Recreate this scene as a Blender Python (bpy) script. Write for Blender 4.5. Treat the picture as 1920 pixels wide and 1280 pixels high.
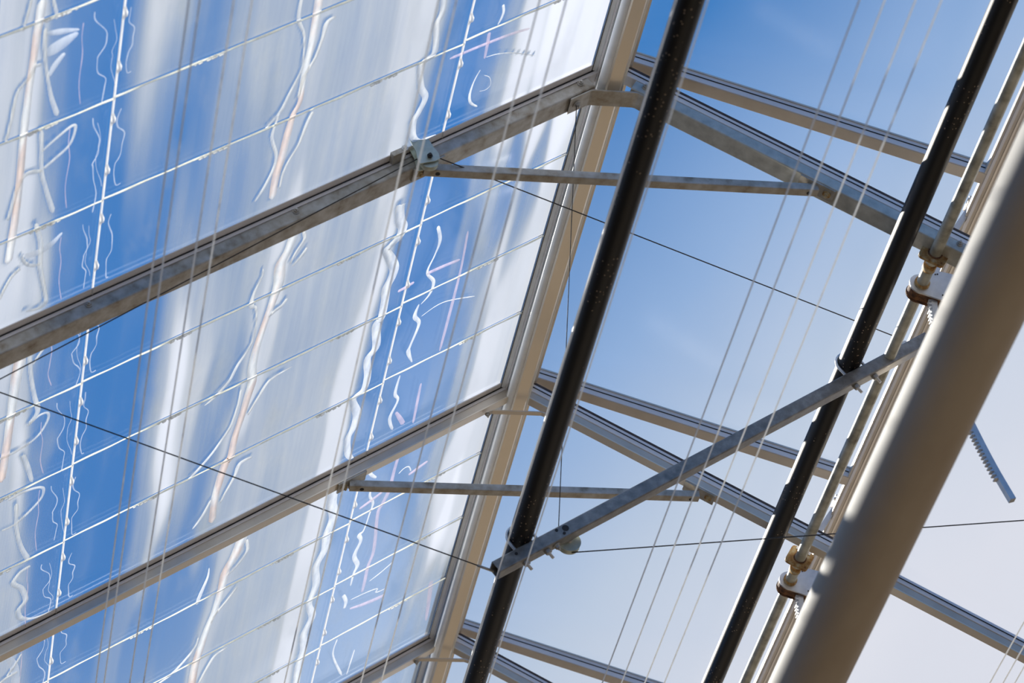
import bpy, math, random
import numpy as np
from mathutils import Matrix, Vector

# ------------------------------------------------------------------ clear
for o in list(bpy.data.objects):
    bpy.data.objects.remove(o, do_unlink=True)
scene = bpy.context.scene
col = scene.collection
random.seed(4)
rng = np.random.default_rng(4)

H = 6.09                                   # height of the ridge line above the floor (m)
TH = math.radians(32.563)                  # roof pitch
PH = math.radians(20.07)                   # pitch of the opened vent
BAY = 1.125                                # rafter spacing

# ------------------------------------------------------------------ camera
cam = bpy.data.cameras.new('camera')
cam.sensor_width = 36.0
cam.lens = 5589.483 / 1920 * 36.0
cam.clip_start, cam.clip_end = 0.1, 500
cam.dof.use_dof = True
cam.dof.focus_distance = 6.9
cam.dof.aperture_fstop = 7.0
cam_ob = bpy.data.objects.new('camera', cam)
col.objects.link(cam_ob)
right = Vector((0.97931, -0.17944, -0.09353))
down = Vector((0.03992, 0.62444, -0.78005))
fwd = Vector((0.19838, 0.76018, 0.61869))
M3 = Matrix((right, -down, -fwd)).transposed()
cam_ob.matrix_world = Matrix.Translation((-1.477, -4.537, H - 4.491)) @ M3.to_4x4()
scene.camera = cam_ob

# ------------------------------------------------------------------ sky, sun, exposure
world = bpy.data.worlds.new('sky')
scene.world = world
world.use_nodes = True
nt = world.node_tree
for n in list(nt.nodes):
    nt.nodes.remove(n)
W_out = nt.nodes.new('ShaderNodeOutputWorld')
W_bg = nt.nodes.new('ShaderNodeBackground')
W_tc = nt.nodes.new('ShaderNodeTexCoord')
W_dot = nt.nodes.new('ShaderNodeVectorMath'); W_dot.operation = 'DOT_PRODUCT'
W_dot.inputs[1].default_value = (2.321, 1.123, -2.123)       # a veil of cloud thickens towards this side of the sky
W_ns = nt.nodes.new('ShaderNodeTexNoise')
W_ns.inputs['Scale'].default_value = 7.0
W_ns.inputs['Detail'].default_value = 4.0
W_nm = nt.nodes.new('ShaderNodeMath'); W_nm.operation = 'MULTIPLY_ADD'
W_nm.inputs[1].default_value = 0.12
W_nm.inputs[2].default_value = 0.352 - 0.06
W_add = nt.nodes.new('ShaderNodeMath'); W_add.operation = 'ADD'
W_rmp = nt.nodes.new('ShaderNodeValToRGB')
W_rmp.color_ramp.elements[0].position = 0.22
W_rmp.color_ramp.elements[0].color = (0.058, 0.236, 0.600, 1)
W_rmp.color_ramp.elements[1].position = 0.86
W_rmp.color_ramp.elements[1].color = (0.81, 0.83, 0.92, 1)
e = W_rmp.color_ramp.elements.new(0.45); e.color = (0.31, 0.48, 0.78, 1)
e = W_rmp.color_ramp.elements.new(0.62); e.color = (0.56, 0.665, 0.83, 1)
nt.links.new(W_tc.outputs['Generated'], W_dot.inputs[0])
nt.links.new(W_tc.outputs['Generated'], W_ns.inputs['Vector'])
nt.links.new(W_ns.outputs['Fac'], W_nm.inputs[0])
nt.links.new(W_nm.outputs[0], W_add.inputs[0])
nt.links.new(W_dot.outputs['Value'], W_add.inputs[1])
nt.links.new(W_add.outputs[0], W_rmp.inputs['Fac'])
nt.links.new(W_rmp.outputs['Color'], W_bg.inputs['Color'])
nt.links.new(W_bg.outputs[0], W_out.inputs['Surface'])
W_bg.inputs['Strength'].default_value = 1.0

sun = bpy.data.lights.new('sun', 'SUN')
sun.energy = 8.5
sun.angle = math.radians(0.6)
sun.color = (1.0, 0.93, 0.82)
sun_ob = bpy.data.objects.new('sun', sun)
col.objects.link(sun_ob)
sun_dir = Vector((-0.225, 0.76, 0.61)).normalized()          # towards the sun
sun_ob.rotation_euler = sun_dir.to_track_quat('Z', 'Y').to_euler()
sun_ob.location = (-6, 0, 14)

scene.view_settings.view_transform = 'Standard'
scene.view_settings.look = 'None'
scene.view_settings.exposure = 0.0
scene.view_settings.gamma = 1.0
scene.view_settings.use_curve_mapping = False

# ------------------------------------------------------------------ materials
def new_mat(name):
    m = bpy.data.materials.new(name)
    m.use_nodes = True
    t = m.node_tree
    for n in list(t.nodes):
        t.nodes.remove(n)
    out = t.nodes.new('ShaderNodeOutputMaterial')
    return m, t, out

def noise(t, scale, detail=4.0, vec=None, rough=0.55):
    n = t.nodes.new('ShaderNodeTexNoise')
    n.inputs['Scale'].default_value = scale
    n.inputs['Detail'].default_value = detail
    n.inputs['Roughness'].default_value = rough
    if vec is not None:
        t.links.new(vec, n.inputs['Vector'])
    return n.outputs['Fac']

def ramp(t, fac, stops):
    r = t.nodes.new('ShaderNodeValToRGB')
    el = r.color_ramp.elements
    while len(el) < len(stops):
        el.new(0.5)
    for e, (p, c) in zip(el, stops):
        e.position = p
        e.color = (*c, 1)
    t.links.new(fac, r.inputs['Fac'])
    return r.outputs['Color']

def scaled(t, sc, src='Object'):
    tc = t.nodes.new('ShaderNodeTexCoord')
    mp = t.nodes.new('ShaderNodeMapping')
    mp.inputs['Scale'].default_value = sc
    t.links.new(tc.outputs[src], mp.inputs['Vector'])
    return mp.outputs['Vector']

def surf(name, stops, scale=60, metallic=0.0, rough=0.5, spec=0.5, bump=0.0, sc=(1, 1, 1), detail=5.0, rough2=None, coat=0.0):
    m, t, out = new_mat(name)
    b = t.nodes.new('ShaderNodeBsdfPrincipled')
    v = scaled(t, sc)
    f = noise(t, scale, detail, v)
    t.links.new(ramp(t, f, stops), b.inputs['Base Color'])
    b.inputs['Metallic'].default_value = metallic
    b.inputs['Specular IOR Level'].default_value = spec
    b.inputs['Roughness'].default_value = rough
    if coat:
        b.inputs['Coat Weight'].default_value = coat
        b.inputs['Coat Roughness'].default_value = 0.12
    if rough2 is not None:
        mr = t.nodes.new('ShaderNodeMapRange')
        mr.inputs['From Min'].default_value = 0.3
        mr.inputs['From Max'].default_value = 0.7
        mr.inputs['To Min'].default_value = rough
        mr.inputs['To Max'].default_value = rough2
        t.links.new(f, mr.inputs['Value'])
        t.links.new(mr.outputs[0], b.inputs['Roughness'])
    if bump:
        bp = t.nodes.new('ShaderNodeBump')
        bp.inputs['Strength'].default_value = bump
        bp.inputs['Distance'].default_value = 0.002
        t.links.new(f, bp.inputs['Height'])
        t.links.new(bp.outputs[0], b.inputs['Normal'])
    t.links.new(b.outputs[0], out.inputs['Surface'])
    return m

MAT = {}
MAT['galv'] = surf('galvanised_steel', [(0.28, (0.20, 0.19, 0.175)), (0.5, (0.285, 0.275, 0.255)), (0.72, (0.40, 0.39, 0.37))],
                   scale=48, metallic=0.6, rough=0.34, rough2=0.55, bump=0.25, sc=(1, 1, 1))
MAT['galv_light'] = surf('bright_galvanised_steel', [(0.28, (0.42, 0.42, 0.38)), (0.5, (0.54, 0.54, 0.49)), (0.72, (0.64, 0.64, 0.59))], scale=40, metallic=0.5, rough=0.36, rough2=0.5, bump=0.2)
MAT['galv_old'] = surf('weathered_galvanised_steel', [(0.25, (0.20, 0.155, 0.105)), (0.40, (0.36, 0.325, 0.27)), (0.6, (0.50, 0.485, 0.45)), (0.8, (0.62, 0.62, 0.60))],
                       scale=34, metallic=0.5, rough=0.45, rough2=0.65, bump=0.3)
MAT['alu'] = surf('mill_aluminium', [(0.3, (0.60, 0.53, 0.44)), (0.7, (0.70, 0.63, 0.54))], scale=14, metallic=0.35, rough=0.36, sc=(1, 1, 1))
MAT['alu_light'] = surf('pale_aluminium', [(0.3, (0.80, 0.77, 0.76)), (0.7, (0.88, 0.85, 0.84))], scale=14, metallic=0.2, rough=0.45)
MAT['ridge'] = surf('ridge_aluminium', [(0.3, (0.80, 0.71, 0.58)), (0.7, (0.88, 0.80, 0.68))], scale=5, metallic=0.45, rough=0.3, sc=(1, 0.3, 1))
MAT['white'] = surf('white_profile', [(0.3, (0.80, 0.83, 0.84)), (0.7, (0.90, 0.92, 0.92))], scale=30, rough=0.35)
MAT['pvc'] = surf('cream_pipe_coating', [(0.35, (0.46, 0.40, 0.33)), (0.65, (0.55, 0.495, 0.42))], scale=6, rough=0.7, spec=0.15, sc=(1, 0.4, 1))
MAT['grey_pipe'] = surf('weathered_grey_pipe', [(0.25, (0.24, 0.23, 0.19)), (0.5, (0.50, 0.51, 0.45)), (0.75, (0.68, 0.69, 0.63))], scale=30, metallic=0.15, rough=0.5, bump=0.3)
MAT['rust'] = surf('rusty_plate', [(0.3, (0.16, 0.06, 0.02)), (0.45, (0.42, 0.24, 0.08)), (0.6, (0.50, 0.40, 0.22)), (0.8, (0.60, 0.57, 0.48))], scale=70, metallic=0.1, rough=0.7, bump=0.4)
MAT['brown_rubber'] = surf('brown_rubber', [(0.3, (0.05, 0.035, 0.03)), (0.7, (0.10, 0.075, 0.065))], scale=40, rough=0.7)
MAT['rust_dark'] = surf('brown_rust', [(0.35, (0.06, 0.03, 0.02)), (0.65, (0.30, 0.14, 0.06))], scale=90, rough=0.8, bump=0.3)
MAT['steel'] = surf('zinc_steel', [(0.3, (0.58, 0.60, 0.62)), (0.7, (0.72, 0.74, 0.76))], scale=40, metallic=0.5, rough=0.4)
MAT['zinc_green'] = surf('chromated_zinc', [(0.3, (0.42, 0.46, 0.38)), (0.7, (0.60, 0.64, 0.56))], scale=45, metallic=0.45, rough=0.42)
MAT['dark'] = surf('dark_rubber', [(0.3, (0.010, 0.010, 0.012)), (0.7, (0.03, 0.03, 0.032))], scale=40, rough=0.7)
MAT['cable'] = surf('dark_steel_cable', [(0.3, (0.02, 0.018, 0.016)), (0.7, (0.06, 0.055, 0.05))], scale=300, metallic=0.3, rough=0.5)
MAT['wall'] = surf('brown_blocker_wall', [(0.3, (0.13, 0.10, 0.07)), (0.7, (0.20, 0.16, 0.11))], scale=4, rough=0.9)
MAT['sand'] = surf('dry_earth_floor', [(0.3, (0.155, 0.12, 0.08)), (0.7, (0.22, 0.175, 0.12))], scale=3, rough=0.9)

def pipe_black():
    m, t, out = new_mat('black_pipe_paint')
    b = t.nodes.new('ShaderNodeBsdfPrincipled')
    v = scaled(t, (1, 0.75, 1))
    sp = t.nodes.new('ShaderNodeTexVoronoi')
    sp.inputs['Scale'].default_value = 120
    t.links.new(v, sp.inputs['Vector'])
    big = noise(t, 5, 3, v)
    lt = t.nodes.new('ShaderNodeMath'); lt.operation = 'LESS_THAN'; lt.inputs[1].default_value = 0.17
    t.links.new(sp.outputs['Distance'], lt.inputs[0])
    gt = t.nodes.new('ShaderNodeMath'); gt.operation = 'GREATER_THAN'; gt.inputs[1].default_value = 0.5
    t.links.new(big, gt.inputs[0])
    mu = t.nodes.new('ShaderNodeMath'); mu.operation = 'MULTIPLY'
    t.links.new(lt.outputs[0], mu.inputs[0]); t.links.new(gt.outputs[0], mu.inputs[1])
    mx = t.nodes.new('ShaderNodeMix'); mx.data_type = 'RGBA'
    mx.inputs[6].default_value = (0.003, 0.002, 0.002, 1)
    mx.inputs[7].default_value = (0.30, 0.23, 0.17, 1)
    t.links.new(mu.outputs[0], mx.inputs[0])
    t.links.new(mx.outputs[2], b.inputs['Base Color'])
    b.inputs['Roughness'].default_value = 0.46
    b.inputs['Specular IOR Level'].default_value = 0.32
    t.links.new(b.outputs[0], out.inputs['Surface'])
    return m
MAT['black'] = pipe_black()

def schlick(t, f0):
    lw = t.nodes.new('ShaderNodeLayerWeight'); lw.inputs['Blend'].default_value = 0.5
    pw = t.nodes.new('ShaderNodeMath'); pw.operation = 'POWER'; pw.inputs[1].default_value = 5.0
    ma = t.nodes.new('ShaderNodeMath'); ma.operation = 'MULTIPLY_ADD'
    ma.inputs[1].default_value = 1 - f0; ma.inputs[2].default_value = f0
    t.links.new(lw.outputs['Facing'], pw.inputs[0]); t.links.new(pw.outputs[0], ma.inputs[0])
    return ma.outputs[0]

def clear_glass(name, tint, refl):
    m, t, out = new_mat(name)
    tr = t.nodes.new('ShaderNodeBsdfTransparent'); tr.inputs[0].default_value = (*tint, 1)
    gl = t.nodes.new('ShaderNodeBsdfGlossy'); gl.inputs['Roughness'].default_value = 0.22
    fr = schlick(t, refl)
    mx = t.nodes.new('ShaderNodeMixShader')
    t.links.new(fr, mx.inputs[0]); t.links.new(tr.outputs[0], mx.inputs[1]); t.links.new(gl.outputs[0], mx.inputs[2])
    t.links.new(mx.outputs[0], out.inputs['Surface'])
    return m
MAT['glass'] = clear_glass('vent_glass', (0.985, 0.99, 0.995), 0.055)

def acrylic():
    """Clear acrylic pane; painted sky reflections and refractions on it are stored per vertex (reflection) and broken into streaks along the pane."""
    m, t, out = new_mat('clear_acrylic_with_painted_reflections')
    at = t.nodes.new('ShaderNodeAttribute'); at.attribute_name = 'reflection'  # strength of the reflections painted into the sheet colour
    uv = t.nodes.new('ShaderNodeUVMap'); uv.uv_map = 'UVMap'
    mp = t.nodes.new('ShaderNodeMapping'); mp.inputs['Scale'].default_value = (38, 1.6, 1)
    t.links.new(uv.outputs[0], mp.inputs['Vector'])
    st = noise(t, 1.0, 5, mp.outputs[0], 0.6)
    mp2 = t.nodes.new('ShaderNodeMapping'); mp2.inputs['Scale'].default_value = (9, 3, 1)
    t.links.new(uv.outputs[0], mp2.inputs['Vector'])
    bl = noise(t, 1.0, 6, mp2.outputs[0], 0.6)
    def math_(op, a, b, c=None):
        n = t.nodes.new('ShaderNodeMath'); n.operation = op
        for i, x in enumerate((a, b, c)):
            if x is None: continue
            if isinstance(x, (int, float)): n.inputs[i].default_value = x
            else: t.links.new(x, n.inputs[i])
        return n.outputs[0]
    h = at.outputs['Fac']
    # streaks matter most where the painted reflection is at half strength
    w = math_('MULTIPLY', h, math_('SUBTRACT', 1.25, h))
    d = math_('MULTIPLY_ADD', math_('SUBTRACT', st, 0.5), 1.3, math_('MULTIPLY', math_('SUBTRACT', bl, 0.5), 0.7))
    a = math_('MULTIPLY_ADD', w, d, math_('MULTIPLY', h, 1.25))
    # faint scuffs on the clear areas
    a = math_('ADD', a, math_('MULTIPLY', math_('MAXIMUM', math_('SUBTRACT', bl, 0.56), 0.0), 0.8))
    # fine drawn ribs near the eave
    rb = t.nodes.new('ShaderNodeAttribute'); rb.attribute_name = 'rib'
    sx = t.nodes.new('ShaderNodeSeparateXYZ'); t.links.new(uv.outputs[0], sx.inputs[0])
    rib = math_('SINE', math_('MULTIPLY', sx.outputs[0], 2 * math.pi / 0.0036), None)
    a = math_('MULTIPLY_ADD', math_('MULTIPLY', rib, rb.outputs['Fac']), 0.17, a)
    cl = t.nodes.new('ShaderNodeClamp'); cl.inputs['Max'].default_value = 0.97
    t.links.new(a, cl.inputs['Value'])
    tr = t.nodes.new('ShaderNodeBsdfTransparent'); tr.inputs[0].default_value = (0.95, 0.975, 1.0, 1)
    tl = t.nodes.new('ShaderNodeBsdfTranslucent')
    df = t.nodes.new('ShaderNodeBsdfDiffuse')
    hc = ramp(t, h, [(0.50, (0.38, 0.41, 0.42)), (0.70, (0.46, 0.48, 0.49)), (0.95, (0.74, 0.745, 0.76))])
    t.links.new(hc, tl.inputs[0]); t.links.new(hc, df.inputs[0])
    mm = t.nodes.new('ShaderNodeMixShader'); mm.inputs[0].default_value = 0.25
    t.links.new(tl.outputs[0], mm.inputs[1]); t.links.new(df.outputs[0], mm.inputs[2])
    m1 = t.nodes.new('ShaderNodeMixShader')
    t.links.new(cl.outputs[0], m1.inputs[0]); t.links.new(tr.outputs[0], m1.inputs[1]); t.links.new(mm.outputs[0], m1.inputs[2])
    gl = t.nodes.new('ShaderNodeBsdfGlossy'); gl.inputs['Roughness'].default_value = 0.08
    fr = schlick(t, 0.03)
    m2 = t.nodes.new('ShaderNodeMixShader')
    t.links.new(fr, m2.inputs[0]); t.links.new(m1.outputs[0], m2.inputs[1]); t.links.new(gl.outputs[0], m2.inputs[2])
    t.links.new(m2.outputs[0], out.inputs['Surface'])
    return m
MAT['acrylic'] = acrylic()

def film(name, colr, alpha, colr2=None):
    m, t, out = new_mat(name)
    tr = t.nodes.new('ShaderNodeBsdfTransparent')
    tl = t.nodes.new('ShaderNodeBsdfTranslucent'); tl.inputs[0].default_value = (*colr, 1)
    df = t.nodes.new('ShaderNodeBsdfDiffuse'); df.inputs[0].default_value = (*colr, 1)
    mm = t.nodes.new('ShaderNodeMixShader'); mm.inputs[0].default_value = 0.2
    t.links.new(tl.outputs[0], mm.inputs[1]); t.links.new(df.outputs[0], mm.inputs[2])
    m1 = t.nodes.new('ShaderNodeMixShader')
    v = scaled(t, (1, 0.35, 1))
    f = noise(t, 60, 3, v)
    mr = t.nodes.new('ShaderNodeMapRange')
    mr.inputs['From Min'].default_value = 0.3; mr.inputs['From Max'].default_value = 0.7
    mr.inputs['To Min'].default_value = alpha * 0.75; mr.inputs['To Max'].default_value = min(1, alpha * 1.25)
    t.links.new(f, mr.inputs['Value'])
    t.links.new(mr.outputs[0], m1.inputs[0]); t.links.new(tr.outputs[0], m1.inputs[1]); t.links.new(mm.outputs[0], m1.inputs[2])
    t.links.new(m1.outputs[0], out.inputs['Surface'])
    if colr2:
        cc = ramp(t, noise(t, 24, 3, scaled(t, (1, 0.25, 1))), [(0.42, colr), (0.58, colr2)])
        t.links.new(cc, tl.inputs[0]); t.links.new(cc, df.inputs[0])
    return m
def monofilament():
    m, t, out = new_mat('pale_monofilament')
    v = scaled(t, (1, 1, 1))
    c = ramp(t, noise(t, 20, 3, v), [(0.3, (0.90, 0.89, 0.86)), (0.7, (0.96, 0.95, 0.92))])
    tl = t.nodes.new('ShaderNodeBsdfTranslucent'); df = t.nodes.new('ShaderNodeBsdfDiffuse')
    t.links.new(c, tl.inputs[0]); t.links.new(c, df.inputs[0])
    mm = t.nodes.new('ShaderNodeMixShader'); mm.inputs[0].default_value = 0.4
    t.links.new(tl.outputs[0], mm.inputs[1]); t.links.new(df.outputs[0], mm.inputs[2])
    t.links.new(mm.outputs[0], out.inputs['Surface'])
    return m
MAT['wire'] = monofilament()
MAT['c_white'] = film('white_reflection_streak', (0.80, 0.79, 0.76), 0.78)  # strip colours below paint distorted sky reflections and refractions
MAT['c_ribbon'] = film('cream_reflection_streak', (0.88, 0.70, 0.60), 0.9, (0.93, 0.91, 0.86))
MAT['c_edge'] = film('whitish_reflection_streak', (0.80, 0.80, 0.79), 0.8)
MAT['c_pink'] = film('pinkish_reflection_streak', (0.80, 0.62, 0.68), 0.5)
MAT['c_curl'] = film('cream_curl_reflection', (0.74, 0.72, 0.66), 0.6)
MAT['c_thin'] = film('thin_reflection_streak', (0.85, 0.85, 0.87), 0.42)
MAT['c_leaf'] = film('pale_leaf_reflection', (0.75, 0.77, 0.80), 0.6)
MAT['seam'] = film('cream_weld_bead', (0.80, 0.77, 0.62), 0.92)
MAT['batten'] = film('white_strip', (0.80, 0.80, 0.79), 0.95)

# ------------------------------------------------------------------ geometry helpers (all lengths in metres, z measured from the ridge)
class MB:
    def __init__(s):
        s.v = []; s.f = []; s.smooth = []
    def quadstrip(s, rings, closed=True, caps=True, smooth=False):
        n = len(rings[0]); b = len(s.v)
        for r in rings:
            s.v.extend([tuple(p) for p in r])
        for i in range(len(rings) - 1):
            for j in range(n if closed else n - 1):
                k = (j + 1) % n
                s.f.append((b + i * n + j, b + i * n + k, b + (i + 1) * n + k, b + (i + 1) * n + j))
                s.smooth.append(smooth)
        if caps and closed:
            s.f.append(tuple(b + j for j in reversed(range(n)))); s.smooth.append(False)
            s.f.append(tuple(b + (len(rings) - 1) * n + j for j in range(n))); s.smooth.append(False)
        return s
    def prism(s, prof, o, a, b, d0, d1, d, smooth=False):
        """profile [(u,v)] spanned by axes a,b at o, extruded along d from d0 to d1"""
        o, a, b, d = Vector(o), Vector(a), Vector(b), Vector(d)
        return s.quadstrip([[o + a * u + b * v + d * t for u, v in prof] for t in (d0, d1)], smooth=smooth)
    def box(s, o, a, b, d, u0, u1, v0, v1, d0, d1, r=0.0):
        return s.prism(rrect(u0, u1, v0, v1, r), o, a, b, d0, d1, d)
    def tube(s, pts, rad, seg=12, smooth=True, caps=True):
        pts = [Vector(p) for p in pts]
        rads = rad if isinstance(rad, (list, tuple)) else [rad] * len(pts)
        rings = []; ref = None
        for i, p in enumerate(pts):
            t = (pts[min(i + 1, len(pts) - 1)] - pts[max(i - 1, 0)]).normalized()
            if ref is None:
                ref = t.orthogonal().normalized()
            ref = (ref - t * ref.dot(t)).normalized()
            bi = t.cross(ref)
            rings.append([p + (ref * math.cos(2 * math.pi * k / seg) + bi * math.sin(2 * math.pi * k / seg)) * rads[i] for k in range(seg)])
        return s.quadstrip(rings, smooth=smooth, caps=caps)
    def disc(s, c, ax, r, th, seg=6, hole=None):
        c, ax = Vector(c), Vector(ax).normalized()
        return s.tube([c - ax * th / 2, c + ax * th / 2], r, seg, smooth=seg > 8)
    def half(s, pts, rads, nrm, side, flat=1.0, seg=6):
        """an open half-round bead: axis through pts, bulging along nrm"""
        nrm, side = Vector(nrm), Vector(side)
        rads = rads if isinstance(rads, (list, tuple)) else [rads] * len(pts)
        return s.quadstrip([[Vector(p) + side * math.cos(math.pi * k / seg) * r + nrm * math.sin(math.pi * k / seg) * r * flat for k in range(seg + 1)]
                            for p, r in zip(pts, rads)], closed=False, smooth=True)
    def build(s, name, mat, parent=None, label=None):
        v = np.array([tuple(p) for p in s.v], dtype=float)
        v[:, 2] += H
        c = (v.min(0) + v.max(0)) / 2
        me = bpy.data.meshes.new(name)
        me.from_pydata((v - c).tolist(), [], s.f)
        me.polygons.foreach_set('use_smooth', s.smooth)
        me.materials.append(MAT[mat] if isinstance(mat, str) else mat)
        me.update()
        o = bpy.data.objects.new(name, me)
        o.location = c
        col.objects.link(o)
        if parent is not None:
            attach(o, parent)
        if label:
            o['label'] = label
        return o

BASE = {}
def attach(o, parent):
    o.parent = parent
    p = parent; off = Vector((0, 0, 0))
    while p is not None:
        off += p.location; p = p.parent
    o.location = Vector(o.location) - off

def rrect(u0, u1, v0, v1, r=0.0, k=3):
    if r <= 0:
        return [(u0, v0), (u1, v0), (u1, v1), (u0, v1)]
    out = []
    for cx, cy, a0 in ((u1 - r, v0 + r, -90), (u1 - r, v1 - r, 0), (u0 + r, v1 - r, 90), (u0 + r, v0 + r, 180)):
        for i in range(k + 1):
            a = math.radians(a0 + 90 * i / k)
            out.append((cx + r * math.cos(a), cy + r * math.sin(a)))
    return out

def thing(name, label, cat, loc, group=None):
    e = bpy.data.objects.new(name, None)
    e.empty_display_size = 0.05
    e.location = (loc[0], loc[1], loc[2] + H)
    col.objects.link(e)
    e['label'] = label; e['category'] = cat
    if group:
        e['group'] = group
    return e

def tag(o, label, cat, group=None):
    o['label'] = label; o['category'] = cat
    if group:
        o['group'] = group
    return o

def structure(name, loc, label):
    e = bpy.data.objects.new(name, None)
    e.empty_display_size = 0.05
    e.location = (loc[0], loc[1], loc[2] + H)
    e['kind'] = 'structure'; e['label'] = label
    col.objects.link(e)
    return e

X, Y, Z = Vector((1, 0, 0)), Vector((0, 1, 0)), Vector((0, 0, 1))
cT, sT = math.cos(TH), math.sin(TH)
DL, NL = Vector((-cT, 0, -sT)), Vector((sT, 0, -cT))       # down the left slope; inwards from it
DR, NR = Vector((cT, 0, -sT)), Vector((-sT, 0, -cT))
cP, sP = math.cos(PH), math.sin(PH)
DV, NV = Vector((cP, 0, -sP)), Vector((-sP, 0, -cP))       # the opened vent
HINGE = Vector((0, 0, 0.042))

def hexbolt(parent, c, ax, r=0.008, h=0.006, mat='steel', washer=True, name='bolt'):
    m = MB()
    ax = Vector(ax).normalized(); c = Vector(c)
    if washer:
        m.disc(c + ax * 0.001, ax, r * 1.45, 0.002, 14)
    m.disc(c + ax * (0.002 + h / 2), ax, r, h, 6)
    m.disc(c + ax * (0.002 + h + 0.002), ax, r * 0.5, 0.005, 10)
    return m.build(name, mat, parent)

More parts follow.
